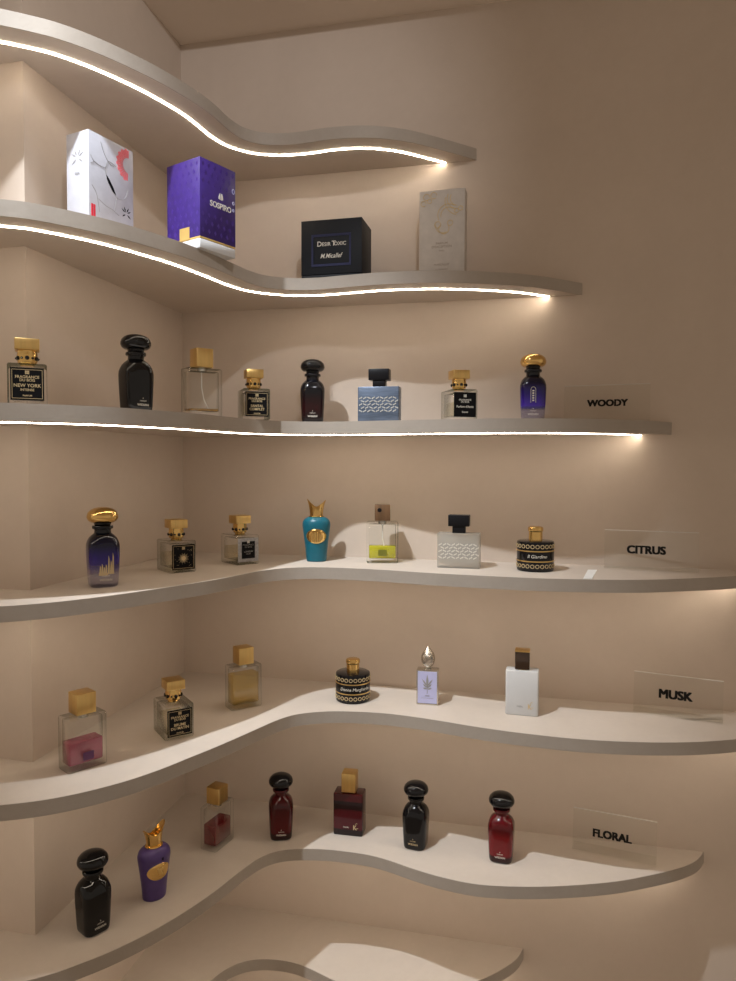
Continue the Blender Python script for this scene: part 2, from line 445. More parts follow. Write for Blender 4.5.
# --- round-shouldered bottle with a mushroom cap
def shoulder_body(bm):
    R = []
    for z, w, r in ((0, .0365, .0095), (.0015, .0410, .0110), (.004, .0428, .0118), (.012, .0442, .0122), (.03, .0462, .013), (.05, .0480, .0138), (.062, .0488, .0145), (.068, .0485, .0155),
                    (.0735, .0460, .0170), (.0785, .0420, .0175), (.0825, .0355, .0165), (.0852, .0290, .0142), (.0866, .0262, .0131),
                    (.0905, .0254, .0127), (.0925, .0262, .0131), (.0932, .0315, .01574), (.0948, .0328, .0164), (.0972, .0328, .0164), (.0984, .0310, .0155), (.0986, .022, .011)):
        R.append(rr(w, w, r, 7, z))
    loft(bm, R)
def mushroom(bm):
    lathe(bm, [(.0, .1036), (.0130, .1032), (.0180, .1036), (.0220, .1064), (.0242, .1106), (.0243, .1142), (.0226, .1194), (.0185, .1237), (.0125, .1266), (.0060, .1279), (.0, .1281)], 40)
def collar_ring(bm):
    lathe(bm, [(.0, .0982), (.0118, .0982), (.0124, .0990), (.0130, .1000), (.0138, .1042), (.0, .1044)], 32)
def foot_print(bm):
    put_text(bm, 'WIDIAN', .0052, 0, .0125, -.0223, bold=.01)
    put_text(bm, 'PARFUM', .0030, 0, .0188, -.0228)
    slab(bm, [(-.0008, .0225), (.0008, .0225), (0, .0245)], -.0233, -.0228)
def make_shoulder(label, loc, deg, body, cap, ink, group):
    t = thing('perfume_bottle', label, 'perfume bottle', loc, deg, group)
    part('body', body, t, shoulder_body)
    part('collar', 'black', t, collar_ring)
    part('cap', cap, t, mushroom)
    part('lettering', ink, t, foot_print, smooth=False)
    return t
GW = 'round-shouldered bottles with mushroom caps'
base = make_shoulder('plain glossy black bottle beside the almost empty clear bottle on the WOODY shelf', (.130, -.416, TOP['s3']), 58, 'black', 'black', 'paleink', GW)
def shoulder(label, loc, deg, body=None, cap=None, ink=None):
    r = dup(base, loc, deg, label)
    for nm, mm in (('body', body), ('cap', cap), ('lettering', ink)):
        if mm:
            recolour(kids(r, nm)[0], mm)
    return r
shoulder('near-black cherry bottle beside the blue patterned bottle on the WOODY shelf', (.329, -.087, TOP['s3']), 17, 'blackred')
shoulder('black bottle standing alone near the wavy edge beside the purple vase bottle', (.080, -.475, TOP['s6']), 62)
shoulder('black mushroom-capped bottle between the dark red square bottle and the bright red one', (.547, -.104, TOP['s6']), -6, None, None, 'goldink')
shoulder('dark red bottle with black mushroom cap, in shade beside the half-empty red glass bottle', (.276, -.130, TOP['s6']), 21, 'darkred', None, 'paleink')
shoulder('bright red bottle with black mushroom cap nearest the FLORAL sign', (.713, -.113, TOP['s6']), -4, 'red', None, 'paleink')
def gold_picture(bm):
    plate(bm, -.011, .003, .020, .024, -.0240, -.0230)
    for i, (x, h) in enumerate(((-.009, .014), (-.006, .017), (-.003, .012), (0, .016), (.004, .030), (.0075, .022), (.0105, .034))):
        slab(bm, [(x-.0015, .022), (x+.0015, .022), (x+.0012, .022+h*.8), (x, .022+h)], -.0246, -.0232)
b1 = shoulder('midnight-blue bottle with gold mushroom cap and coppery print on the CITRUS shelf', (.086, -.447, TOP['s4']), 44, 'blue', 'gold', 'paleink')
part('print', 'goldink', b1, gold_picture, smooth=False)
b2 = shoulder('violet-blue bottle with gold mushroom cap and clear foot beside the WOODY sign', (.762, -.072, TOP['s3']), 2, 'blue2', 'gold', 'paleink')
def arch_print(bm):
    A = [(-.0045, .034)]+[(-.0045*math.cos(PI*i/10), .058+.0055*math.sin(PI*i/10)) for i in range(11)]+[(.0045, .034)]
    stroke(bm, A, .0007, -.0250, -.0236)
    for i in range(5):
        plate(bm, -.0018, .0018, .037+i*.0045, .0396+i*.0045, -.0247, -.0233)
part('print', 'paleink', b2, arch_print, smooth=False)

# --- square glass bottle, gold collar set with black stones
FW, FD, FH = .051, .068, .058
def square_glass(bm):
    rbox(bm, FW, FD, 0, FH, .004, .0025, n=5)
    rbox(bm, FW-.009, FD-.010, .008, FH-.006, .003, .002, n=3, flip=True)
def neck_collar(bm):
    lathe(bm, [(.0, FH-.001), (.0095, FH-.001), (.0100, FH+.002), (.0128, FH+.004), (.0140, FH+.010), (.0136, FH+.016), (.0132, FH+.019), (.0132, FH+.0215), (.0, FH+.0215)], 36)
def stone_set(bm, a, r):
    c, s = math.cos(a), math.sin(a); z0 = FH+.010
    ring = lambda rad, q: [((.0136+q)*c-rad*math.cos(b)*s, (.0136+q)*s+rad*math.cos(b)*c, z0+rad*math.sin(b)) for b in [2*PI*i/14 for i in range(14)]]
    loft(bm, [ring(r, -.001), ring(r, .0012), ring(r*.7, .0022), ring(r*.2, .0026)])
def slab_cap(bm):
    rbox(bm, .0325, .0325, FH+.0215, FH+.0375, .0014, .0008, n=3)
def black_label(bm):
    plate(bm, -.0215, .0215, .006, .0515, -FD/2-.0007, -FD/2+.0002)
def label_rim(bm, x=.0195, z0=.0085, z1=.049):
    for a in ((-x, x, z0, z0+.0005), (-x, x, z1-.0005, z1), (-x, -x+.0005, z0, z1), (x-.0005, x, z0, z1)):
        plate(bm, *a, -FD/2-.0010, -FD/2-.0006)
def emblem(bm, x, z, s, y):
    for a in ((-.5, -.3, -.5, .5), (.3, .5, -.5, .5), (-.12, .12, -.5, .5), (-.5, .5, .1, .28), (-.5, .5, -.32, -.14)):
        plate(bm, x+a[0]*s, x+a[1]*s, z+a[2]*s, z+a[3]*s, y-.0003, y)
def label_text(bm, lines):
    y = -FD/2-.0008
    emblem(bm, 0, .0450, .0052, y)
    for s, size, z in lines:
        put_text(bm, s, size, 0, z, y, bold=.012)
def make_square(label, loc, deg, lines, style='black'):
    t = thing('perfume_bottle', label, 'perfume bottle', loc, deg, 'square glass bottles with gold stone-set collars')
    part('glass_body', 'glass', t, square_glass, smooth=True)
    def liq(bm): rbox(bm, FW-.0096, FD-.0106, .0083, .034, .003, .001, n=3)
    part('perfume', 'paleliq', t, liq)
    part('cap', 'goldsatin', t, slab_cap)
    c = part('collar', 'gold', t, neck_collar)
    for i in range(12):
        part('stone', 'gem', c, stone_set, -PI/2+i*PI/6, .0030 if i % 2 == 0 else .0017)
    if style == 'border':
        def border(bm): plate(bm, -.0225, .0225, .006, .0525, -FD/2-.0006, -FD/2+.0002)
        def inner(bm): plate(bm, -.0145, .0145, .0125, .046, -FD/2-.0009, -FD/2-.0004)
        l = part('label', 'labelgrey', t, border, smooth=False)
        part('label_centre', 'labelblack', l, inner, smooth=False)
        part('lettering', 'paleink', l, lambda bm: label_text(bm, lines), smooth=False)
    else:
        l = part('label', 'labelblack', t, black_label, smooth=False)
        if style != 'plain':
            part('label_rim', 'goldink', l, label_rim, smooth=False)
        part('lettering', 'paleink' if style == 'plain' else 'goldink', l, lambda bm: label_text(bm, lines), smooth=False)
        if style == 'sun':
            def sun(bm):
                y = -FD/2-.0008
                slab(bm, [(.0045*math.cos(2*PI*i/20), .0265+.0045*math.sin(2*PI*i/20)) for i in range(20)], y-.0004, y)
                for i in range(24):
                    a = 2*PI*i/24; r = .0110 if i % 2 else .0088
                    slab(bm, [(.0052*math.cos(a-.08), .0265+.0052*math.sin(a-.08)), (r*math.cos(a), .0265+r*math.sin(a)), (.0052*math.cos(a+.08), .0265+.0052*math.sin(a+.08))], y-.0003, y)
                for i in range(26):
                    x, z = random.uniform(-.018, .018), random.uniform(.011, .047)
                    if math.hypot(x, z-.0265) > .0125:
                        plate(bm, x-.0004, x+.0004, z-.0004, z+.0004, y-.0002, y)
            part('sun_motif', 'goldink', l, sun, smooth=False)
    return t
B = ('FRAGRANCE', .0054, .0385), ('DU BOIS', .0052, .0340)
make_square('square glass bottle with black NEW YORK label and gold cap on the WOODY shelf', (.052, -.577, TOP['s3']), 37, B+(('NEW YORK', .0066, .0265), ('INTENSE', .0046, .0205), ('PARFUM', .0032, .0125)))
make_square('square glass bottle with black gold-lettered label between clear bottle and black cherry bottle, WOODY shelf', (.245, -.193, TOP['s3']), 32, B+(('SANTAL', .0064, .0250), ('COMPLET', .0064, .0190), ('PARFUM', .0032, .0112)))
make_square('square glass bottle with black script-lettered label between blue patterned and violet-blue bottles', (.625, -.106, TOP['s3']), 25, (('FRAGRANCE', .0042, .0375), ('DU BOIS', .0042, .0337), ('Parfum d\'Amie', .0056, .0250), ('Extrait', .0044, .0150)), 'plain')
x, y = at((.130, -.308), 49, FW, FD)
make_square('square glass bottle with a golden sun on its black label, CITRUS shelf', (x, y, TOP['s4']), 49, (), 'sun')
x, y = at((.204, -.181), 51, FW, FD)
make_square('square glass bottle with silver-bordered black label on the CITRUS shelf', (x, y, TOP['s4']), 51, (('FRAGRANCE', .0042, .0390), ('DU BOIS', .0042, .0350), ('LONDON', .0044, .0260), ('OUD', .0044, .0215)), 'border')
x, y = at((.162, -.388), 46, FW, FD)
make_square('square glass bottle with black BRUME DU MATIN label on the MUSK shelf', (x, y, TOP['s5']), 46, B+(('BRUME', .0066, .0250), ('DU MATIN', .0066, .0190), ('PARFUM', .0032, .0112)))

# --- tall flat rectangular glass bottle with a block cap
RW, RD, RH = .063, .037, .083
def flat_glass(bm):
    rbox(bm, RW, RD, 0, RH, .0045, .0025, n=5)
    rbox(bm, RW-.009, RD-.009, .009, RH-.005, .003, .002, n=3, flip=True)
def flat_cap(bm):
    rbox(bm, .031, .030, RH+.002, RH+.0342, .0016, .0009, n=3)
def flat_neck(bm):
    lathe(bm, [(0, RH-.005), (.0085, RH-.005), (.0085, RH+.0022), (0, RH+.0022)], 24)
def dip_tube(bm):
    tube(bm, [(0, 0, RH-.006), (0, 0, .05), (.004, 0, .03), (.014, 0, .011)], .0009)
def make_flat(label, loc, deg, liq, level, plaque=None, cap='goldsatin', tubed=False):
    t = thing('perfume_bottle', label, 'perfume bottle', loc, deg, 'flat clear bottles with block caps')
    part('glass_body', 'glass', t, flat_glass)
    def fill(bm): rbox(bm, RW-.0096, RD-.0096, .0093, level, .003, .001, n=3)
    part('perfume', liq, t, fill)
    part('neck', 'silver', t, flat_neck)
    part('cap', cap, t, flat_cap)
    if tubed:
        part('dip_tube', 'tube', t, dip_tube)
    if plaque:
        def pl(bm): plate(bm, -.0085, .0085, .015, .0275, -RD/2-.0005, -RD/2+.0002)
        part('label', plaque, t, pl, smooth=False)
    return t
make_flat('almost empty clear glass bottle with gold block cap on the WOODY shelf', (.198, -.317, TOP['s3']), 50, 'goldliq', .0135, None, 'goldsatin', True)
x, y = at((.442, -.087), 13, RW, RD)
yb = make_flat('clear bottle with a little yellow perfume and a brown wooden cap', (x, y, TOP['s4']), 13, 'yellowliq', .034, 'olive', 'wood', True)
def dot(bm):
    slab(bm, [(-.0062+.0042*math.cos(2*PI*i/18), RH+.0235+.0042*math.sin(2*PI*i/18)) for i in range(18)], -.0155, -.0146)
part('cap_emblem', 'blacksatin', yb, dot, smooth=False)
x, y = at((.085, -.541), 60, RW, RD)
make_flat('clear bottle partly filled with pink perfume, gold block cap, MUSK shelf', (x, y, TOP['s5']), 60, 'pinkliq', .043, 'plum')
x, y = at((.213, -.224), 48, RW, RD)
make_flat('clear bottle nearly full of amber perfume, gold block cap, MUSK shelf', (x, y, TOP['s5']), 48, 'amberliq', .066)
x, y = at((.176, -.221), 79, RW, RD)
make_flat('clear bottle half full of dark red perfume, gold block cap, FLORAL shelf', (x, y, TOP['s6']), 79, 'redliq', .048)

# --- solid slab bottles with a K on the front
def slab_body(bm): rbox(bm, .0605, .030, 0, .0848, .0035, .0020, n=4)
def k_print(bm, y=-.0153):
    put_text(bm, 'K', .0135, .0145, .0175, y, bold=.02, sx=.85)
    stroke(bm, [(.0155, .0245), (.0185, .0275), (.0195, .0255)], .0009, y-.0001, y+.0002)
    stroke(bm, [(.0175, .0165), (.0215, .0168)], .0009, y-.0001, y+.0002)
def k_line(bm, y=-.0153): put_text(bm, 'KAJAL', .0042, -.0035, .0175, y)
x, y = at((.718, -.117), -2, .0605, .030)
t = thing('perfume_bottle', 'white slab bottle with smoked brown cap on the MUSK shelf', 'perfume bottle', (x, y, TOP['s5']), -2)
part('body', 'white', t, slab_body)
def k_cap(bm): rbox(bm, .0270, .022, .0862, .1190, .0014, .0008, n=3)
def k_top(bm): rbox(bm, .0274, .0224, .1190, .1225, .0014, .0006, n=3)
def k_neck(bm): rbox(bm, .018, .016, .0845, .0864, .002, .0003, n=3)
part('neck', 'gold', t, k_neck); part('cap', 'smoke', t, k_cap); part('cap_top', 'goldsatin', t, k_top)
part('lettering', 'goldink', t, k_print, smooth=False); part('faint_lettering', 'greyprint', t, k_line, smooth=False)
x, y = at((.377, -.099), 1.8, .0605, .034)
t = thing('perfume_bottle', 'dark red slab bottle with gold block cap on the FLORAL shelf', 'perfume bottle', (x, y, TOP['s6']), 1.8)
cherry = lacquer('cherry_glass', [(0, (.006, .003, .004)), (.011, (.014, .003, .005)), (.016, (.075, .004, .010)), (.050, (.055, .003, .006)), (.056, (.010, .002, .003)), (.068, (.012, .002, .003)), (.072, (.05, .004, .006))])
def slab_thick(bm): rbox(bm, .0605, .036, 0, .0848, .003, .0018, n=4)
part('body', cherry, t, slab_thick)
def gold_cap(bm): rbox(bm, .029, .0285, .0862, .1250, .0014, .0008, n=3)
part('neck', 'gold', t, k_neck); part('cap', 'goldsatin', t, gold_cap)
part('lettering', 'goldink', t, k_print, -.0183, smooth=False); part('faint_lettering', 'paleink', t, k_line, -.0183, smooth=False)

# --- wide bottles with a black T cap and a lattice band
TW, TD, TH = .081, .030, .067
def t_body(bm): rbox(bm, TW, TD, 0, TH, .0025, .0014, n=3)
def t_hollow(bm):
    t_body(bm)
    rbox(bm, TW-.010, TD-.009, .008, TH-.006, .003, .002, n=3, flip=True)
def t_cap(bm): rbox(bm, .040, .025, TH+.013, TH+.0345, .0012, .0007, n=3)
def t_stem(bm): rbox(bm, .0245, .020, TH-.0005, TH+.0132, .0012, .0006, n=3)
def lattice(bm):
    y = -TD/2-.0007
    for j in range(5):
        for i in range(9):
            x = -.0345+i*.0083+(j % 2)*.0040; z = .0205+j*.0062
            if x > .036: continue
            a = .62 if (i+j) % 3 else -.55
            l = .0036
            stroke(bm, [(x-l*math.cos(a), z-l*math.sin(a)), (x-l*.2, z), (x+l*.2, z), (x+l*math.cos(a), z+l*math.sin(a))], .0021, y, y+.0014)
x, y = .472, -.110
GT = 'wide bottles with black T-shaped caps'
t = thing('perfume_bottle', 'wide steel-blue bottle with white lattice band and black cap, WOODY shelf', 'perfume bottle', (x, y, TOP['s3']), 1, GT)
part('body', 'bluedenim', t, t_body)
part('lattice_band', 'lattice', t, lattice, smooth=False)
part('cap', 'blacksatin', t, t_cap); part('cap_stem', 'blacksatin', t, t_stem)
x, y = at((.586, -.111), -1, TW, TD)
t = thing('perfume_bottle', 'wide frosted clear bottle with black T-shaped cap, CITRUS shelf', 'perfume bottle', (x, y, TOP['s4']), -1, GT)
part('glass_body', 'frost', t, t_hollow)
part('lattice_band', 'embossed', t, lattice, smooth=False)
part('cap', 'blacksatin', t, t_cap); part('cap_stem', 'blacksatin', t, t_stem)

# --- vase bottles with a horned gold cap
VP = [(.0, 0), (.0185, 0), (.0200, .0012), (.0208, .006), (.0225, .025), (.0255, .050), (.0278, .066), (.0286, .0735), (.0280, .0790), (.0258, .0840), (.0215, .0880), (.0165, .0902), (.0, .0904)]
def vrad(z):
    for (r0, z0), (r1, z1) in zip(VP[:-1], VP[1:]):
        if z0 <= z <= z1 and z1 > z0:
            return r0+(r1-r0)*(z-z0)/(z1-z0)
    return .02
def vase(bm):
    lathe(bm, smooth_pts(VP[1:-1], 3), 44, .82)
def vase_neck(bm):
    lathe(bm, [(0, .0898), (.0150, .0898), (.0156, .0912), (.0150, .0926), (0, .0926)], 36, .9)
def horns(bm, h=.0335, dip=.0140, lean=0.0):
    n = 48; rings = []
    def ring(r0, f, inner):
        P = []
        for i in range(n):
            a = 2*PI*i/n
            top = .0925+h-dip*(1-abs(math.cos(a))**1.6)-.004*max(0, math.sin(a))+lean*math.cos(a)
            z = .0925+(top-.0925)*f
            r = (.0134+.0062*f*f*(.35+.65*abs(math.cos(a))))-inner
            P.append((r*math.cos(a), r*math.sin(a)*.80, z))
        return P
    for f in (0, .15, .35, .55, .75, .9, 1.0):
        rings.append(ring(0, f, 0))
    for f in (1.0, .85, .6, .42):
        rings.append(ring(0, f, .0016))
    loft(bm, rings)
def medallion(bm, a=.0200, b=.0150, off=.0012, zc=.0525):
    G = []
    for ir in range(7):
        q = ir/6
        row = []
        for i in range(36):
            th = 2*PI*i/36
            x, z = a*q*math.cos(th), zc+b*q*math.sin(th)
            r = vrad(z); y = -.82*math.sqrt(max(1e-9, r*r-x*x))-off*(1 if q < .99 else .2)-(.0006 if .78 < q < .99 else 0)
            row.append(bm.verts.new((x, y, z)))
        G.append(row)
    for r0, r1 in zip(G[:-1], G[1:]):
        for i in range(36):
            try: bm.faces.new([r0[i], r0[(i+1) % 36], r1[(i+1) % 36], r1[i]])
            except ValueError: pass
    bmesh.ops.remove_doubles(bm, verts=bm.verts, dist=1e-6)
def relief(bm):
    for x, w in ((-.0062, .0022), (-.002, .0030), (.0028, .0026), (.0070, .0020)):
        h = .0115-.45*abs(x)
        r = vrad(.0525); yb = -.82*math.sqrt(r*r-x*x)
        loft(bm, [rr(w, .0030, .0008, 3, z, x, yb-.0012) for z in (.0525-h, .0525+h*.6)]+[rr(w*.5, .002, .0005, 3, .0525+h*.9, x, yb-.0010)])
def figure(bm):
    r = vrad(.0525); yb = -.82*r-.0012
    for x, z, q in ((0, .054, .0052), (.0015, .049, .0042), (-.0035, .0575, .0026), (.0045, .057, .0028)):
        bmesh.ops.create_uvsphere(bm, u_segments=14, v_segments=8, radius=1, matrix=Matrix.Translation((x, yb, z)) @ Matrix.Diagonal((q*.8, .0014, q, 1)))
def make_vase(label, loc, deg, m, lean, rel):
    t = thing('perfume_bottle', label, 'perfume bottle', loc, deg, 'vase bottles with horned gold caps')
    part('body', m, t, vase)
    part('neck', 'gold', t, vase_neck)
    part('cap', 'gold', t, horns, lean=lean)
    d = part('medallion', 'gold', t, medallion)
    part('relief', 'goldsatin', d, rel)
    return t
make_vase('teal vase bottle with gold medallion and horned gold cap', (.334, -.076, TOP['s4']), 15, 'teal', -.001, relief)
pv = make_vase('purple vase bottle with gold medallion and horned gold cap', (.131, -.373, TOP['s6']), 55, 'purple', .004, figure)
def tiny_mark(bm):
    emblem(bm, .004, .074, .0052, -.82*.0280)
part('lettering', 'labelblack', pv, tiny_mark, smooth=False)

# --- round black bottles ringed with gold circles
PR, PH = .0345, .0560
def drum(bm):
    lathe(bm, [(0, 0), (.0325, 0), (.0340, .0012), (PR, .004), (PR, PH-.004), (.0338, PH-.0012), (.0318, PH), (.013, PH+.0003), (0, PH+.0003)], 56)
def drum_cap(bm):
    lathe(bm, [(0, PH), (.0128, PH), (.0128, PH+.0165), (.0136, PH+.0175), (.0142, PH+.0185), (.0142, PH+.0235), (.0132, PH+.0255), (.0105, PH+.0266), (0, PH+.0268)], 40)
def gold_line(bm, z):
    R = [[((PR+q)*math.cos(2*PI*i/64), (PR+q)*math.sin(2*PI*i/64), z+dz) for i in range(64)] for q, dz in ((-.001, -.001), (.0007, -.001), (.0007, .001), (-.001, .001))]
    loft(bm, R+[R[0]], False, False)
def circle_band(bm, z):
    for k in range(24):
        a0 = 2*PI*k/24; n = 14
        V = []
        for i in range(n):
            b = 2*PI*i/n
            for rad, q in ((.0038, .0001), (.0038, .0008), (.0027, .0008), (.0027, .0001)):
                a = a0+rad*math.cos(b)/PR
                V.append(bm.verts.new(((PR+q)*math.cos(a), (PR+q)*math.sin(a), z+rad*math.sin(b))))
        for i in range(n):
            for j in range(3):
                p, q2 = 4*i, 4*((i+1) % n)
                bm.faces.new([V[p+j], V[q2+j], V[q2+j+1], V[p+j+1]])
def make_drum(label, loc, deg, txt):
    t = thing('perfume_bottle', label, 'perfume bottle', loc, deg, 'round black bottles ringed with gold')
    part('body', 'black', t, drum)
    part('cap', 'gold', t, drum_cap)
    for z in (.0195, .0385):
        part('gold_line', 'goldsatin', t, gold_line, z)
    for z in (.0105, .0470):
        part('circle_band', 'goldink', t, circle_band, z, smooth=False)
    part('lettering', 'paleink', t, lambda bm: put_text(bm, txt, .0085, 0, .0288, -.0006, bend=PR, shear=.2), smooth=False)
    return t
make_drum('round black bottle ringed with gold circles on the CITRUS shelf beside the paper slip', (.770, -.095, TOP['s4']), 6, 'Il Giardino')
make_drum('round black bottle ringed with gold circles on the MUSK shelf', (.417, -.098, TOP['s5']), 22, 'Donna Margherita')

# --- silver framed lilac bottle with a stone-like cap
SW, SD, SH = .0425, .024, .0685
x, y = at((.546, -.100), 2, SW, SD)
t = thing('perfume_bottle', 'slim lilac-labelled bottle with silver frame and pointed pewter cap', 'perfume bottle', (x, y, TOP['s5']), 2)
part('glass_body', 'glass', t, lambda bm: rbox(bm, SW-.002, SD, .0032, SH-.001, .0015, .0008, n=3))
def s_frame(bm):
    rbox(bm, SW, SD+.0025, 0, .0035, .0015, .0008, n=3)
    rbox(bm, SW, SD+.0010, SH-.0022, SH, .0015, .0006, n=3)
    for s in (-1, 1):
        rbox(bm, .0024, .0030, .003, SH-.002, .0005, .0003, s*(SW/2-.0012), -SD/2+.0002, n=2)
part('frame', 'silver', t, s_frame)
l = part('label', 'lilac', t, lambda bm: plate(bm, -SW/2+.0026, SW/2-.0026, .0038, SH-.0025, -SD/2-.0009, -SD/2+.0008), smooth=False)
def thistle(bm):
    y0 = -SD/2-.0013
    leaf = lambda cx, cz, a, L, w: slab(bm, [(cx+math.cos(a)*L*t_-math.sin(a)*w*s_, cz+math.sin(a)*L*t_+math.cos(a)*w*s_) for t_, s_ in ((0, 0), (.3, .8), (.6, 1), (1, 0), (.6, -1), (.3, -.8))], y0, y0+.0004)
    leaf(0, .030, PI/2, .031, .0024)
    for s in (-1, 1):
        for a, L, z in ((.95, .018, .037), (.75, .012, .034), (.2, .009, .032)):
            leaf(0, z, PI/2-s*(PI/2-a), L, .0016)
    stroke(bm, [(0, .030), (0, .023)], .0010, y0, y0+.0004)
    put_text(bm, 'ISHQ', .0038, 0, .0185, y0, depth=.0003)
    stroke(bm, [(-.012, .0140), (.012, .0140)], .0003, y0, y0+.0004)
part('lettering', 'greyprint', l, thistle, smooth=False)
part('neck', 'silver', t, lambda bm: lathe(bm, [(0, SH-.001), (.0075, SH-.001), (.0075, SH+.002), (.0056, SH+.003), (.0056, SH+.0055), (0, SH+.0055)], 24))
part('cap', 'pewter', t, lambda bm: lathe(bm, smooth_pts([(.003, SH+.0055), (.0085, SH+.0065), (.0122, SH+.0125), (.0138, SH+.0200), (.0130, SH+.0270), (.0098, SH+.0335), (.0060, SH+.0385), (.0028, SH+.0435), (.0006, SH+.0470)], 3), 26))

# ------------------------------------------------------------------ perfume boxes
def carton(bm, w, d, z0, z1, cx=0, cy=0): rbox(bm, w, d, z0, z1, .0008, .0005, cx, cy, n=2)
z2 = TOP['s2']
# white box: the printed broad face looks along local -y
WW, WD, WH = .092, .048, .155
fl = (.096, -.489); ang = 76
x, y = at(fl, ang, WW, WD)
t = thing('perfume_box', 'white box printed with grey lines and a red feathery ring', 'box', (x, y, z2), ang, 'perfume boxes on the upper shelf')
part('carton', 'whitecard', t, carton, WW, WD, 0, WH)
def line_art(bm):
    y0, y1 = -WD/2-.0005, -WD/2+.0003
    u = lambda q: (q[0]*WW-WW/2, q[1]*WH*.80+.031)
    for path in ([(.26, .92), (.33, .80), (.45, .70), (.55, .69)], [(.04, .70), (.12, .64), (.34, .62), (.42, .72), (.60, .70)], [(.36, .63), (.37, .54), (.47, .40), (.57, .33), (.67, .30), (.80, .34), (.87, .46)],
                 [(.12, .64), (.04, .60)], [(.62, .31), (.58, .22), (.56, .13)], [(.06, .34), (.14, .28), (.18, .20), (.22, .04)], [(.20, .20), (.36, .15), (.52, .13), (.66, .09)]):
        stroke(bm, smooth_pts([u(q) for q in path], 5), .0007, y0, y1)
part('line_print', 'greyprint', t, line_art, smooth=False)
def feather_ring(bm):
    y0, y1 = -WD/2-.0005, -WD/2+.0003
    cx, cz = WW/2-.010, .128
    for i in range(17):
        a = PI*.52+i*(PI*.92)/16
        r0, r1 = .0125, .0245+(.002 if i % 2 else 0)
        p = [(cx+r0*math.cos(a-.05), cz+r0*math.sin(a-.05)), (cx+r1*math.cos(a-.085), cz+r1*math.sin(a-.085)), (cx+r1*math.cos(a+.085), cz+r1*math.sin(a+.085)), (cx+r0*math.cos(a+.05), cz+r0*math.sin(a+.05))]
        slab(bm, p, y0, y1)
part('feather_ring', 'pinkprint', t, feather_ring, smooth=False)
def leaf_print(bm):
    slab(bm, [(a_*WW-WW/2, b_*WH*.8+.031) for a_, b_ in ((.38, .54), (.44, .50), (.53, .415), (.59, .335), (.52, .36), (.44, .43), (.39, .49))], -WD/2-.0007, -WD/2+.0003)
part('leaf_print', 'labelblack', t, leaf_print, smooth=False)
def red_tab(bm):
    plate(bm, -.042, -.0385, .022, .0445, -WD/2-.0006, -WD/2+.0003); plate(bm, -.0375, -.034, .022, .0445, -WD/2-.0006, -WD/2+.0003)
part('red_tab', 'redprint', t, red_tab, smooth=False)
def petal_mark(bm, cx, cz, s, y0):
    for a in (.5, 1.1, 2.0, 2.6, -.6, -2.5):
        slab(bm, [(cx+s*.25*math.cos(a), cz+s*.25*math.sin(a)), (cx+s*.6*math.cos(a-.16), cz+s*.6*math.sin(a-.16)), (cx+s*math.cos(a), cz+s*math.sin(a)), (cx+s*.6*math.cos(a+.16), cz+s*.6*math.sin(a+.16))], y0, y0+.0007)
part('emblem', 'labelblack', t, petal_mark, .030, .050, .011, -WD/2-.0005, smooth=False)
bm = bmesh.new(); petal_mark(bm, 0, .116, .014, 0); put_text(bm, 'KAJAL', .0060, 0, .092, 0, sx=.7)
bmesh.ops.transform(bm, matrix=Matrix.Translation((-WW/2-.0004, 0, 0)) @ Matrix.Rotation(-PI/2, 4, 'Z'), verts=bm.verts)
obj('side_emblem', bm, 'greyprint', t, False)

# purple box: lid over a white base
VW, VD, VH = .081, .081, .147
fl = (.227, -.380); ang = 68
x, y = at(fl, ang, VW, VD)
t = thing('perfume_box', 'violet SOSPIRO box with gold tab and white base', 'box', (x, y, z2), ang, 'perfume boxes on the upper shelf')
part('lid', 'violetcard', t, carton, VW, VD, .019, VH)
part('plinth', 'white', t, carton, VW-.001, VD-.001, 0, .0155)
part('gold_line', 'goldcard', t, carton, VW-.0006, VD-.0006, .0155, .0190)
def tab(bm):
    box(bm, -VW/2-.0007, -VW/2+.001, -.005-.0105, -.005+.0135, .0165, .0370)
part('gold_tab', 'goldcard', t, tab, smooth=False)
def sosp(bm):
    y0 = -VD/2-.0003
    put_text(bm, 'SOSPIRO', .0135, .006, .078, y0, depth=.0006, bold=.012, sx=.92)
    for s in (-1, 1):
        slab(bm, [(.006+s*.0008, .0890), (.006+s*.0050, .0905), (.006+s*.0042, .0965), (.006+s*.0020, .1005), (.006+s*.0008, .0960)], y0-.0003, y0+.0005)
part('lettering', 'paleink', t, sosp, smooth=False)
def side_marks(bm):
    y0 = -VD/2-.0003
    for z, r in ((.112, .0040), (.092, .0026), (.080, .0022)):
        P = [(VW/2-.0055+r*.7*math.cos(2*PI*i/14), z+r*math.sin(2*PI*i/14)) for i in range(15)]
        stroke(bm, P, .0010, y0-.0003, y0+.0005)
part('side_print', 'lilac', t, side_marks, smooth=False)
def damask(bm):
    y0 = -VD/2-.0002
    for side in (0, 1):
        for j in range(9):
            for i in range(6):
                cx = -.034+i*.0136+(j % 2)*.0068; cz = .030+j*.0135
                if abs(cx) > .036 or (side == 0 and abs(cx-.006) < .036 and .066 < cz < .106): continue
                n0 = len(bm.verts)
                slab(bm, [(cx-.0032, cz), (cx, cz-.0046), (cx+.0032, cz), (cx, cz+.0046)], y0, y0+.0004)
                bm.verts.ensure_lookup_table()
                if side:
                    for v in bm.verts[n0:]:
                        v.co = (v.co.y, -v.co.x, v.co.z)
part('damask_print', 'violetdark', t, damask, smooth=False)

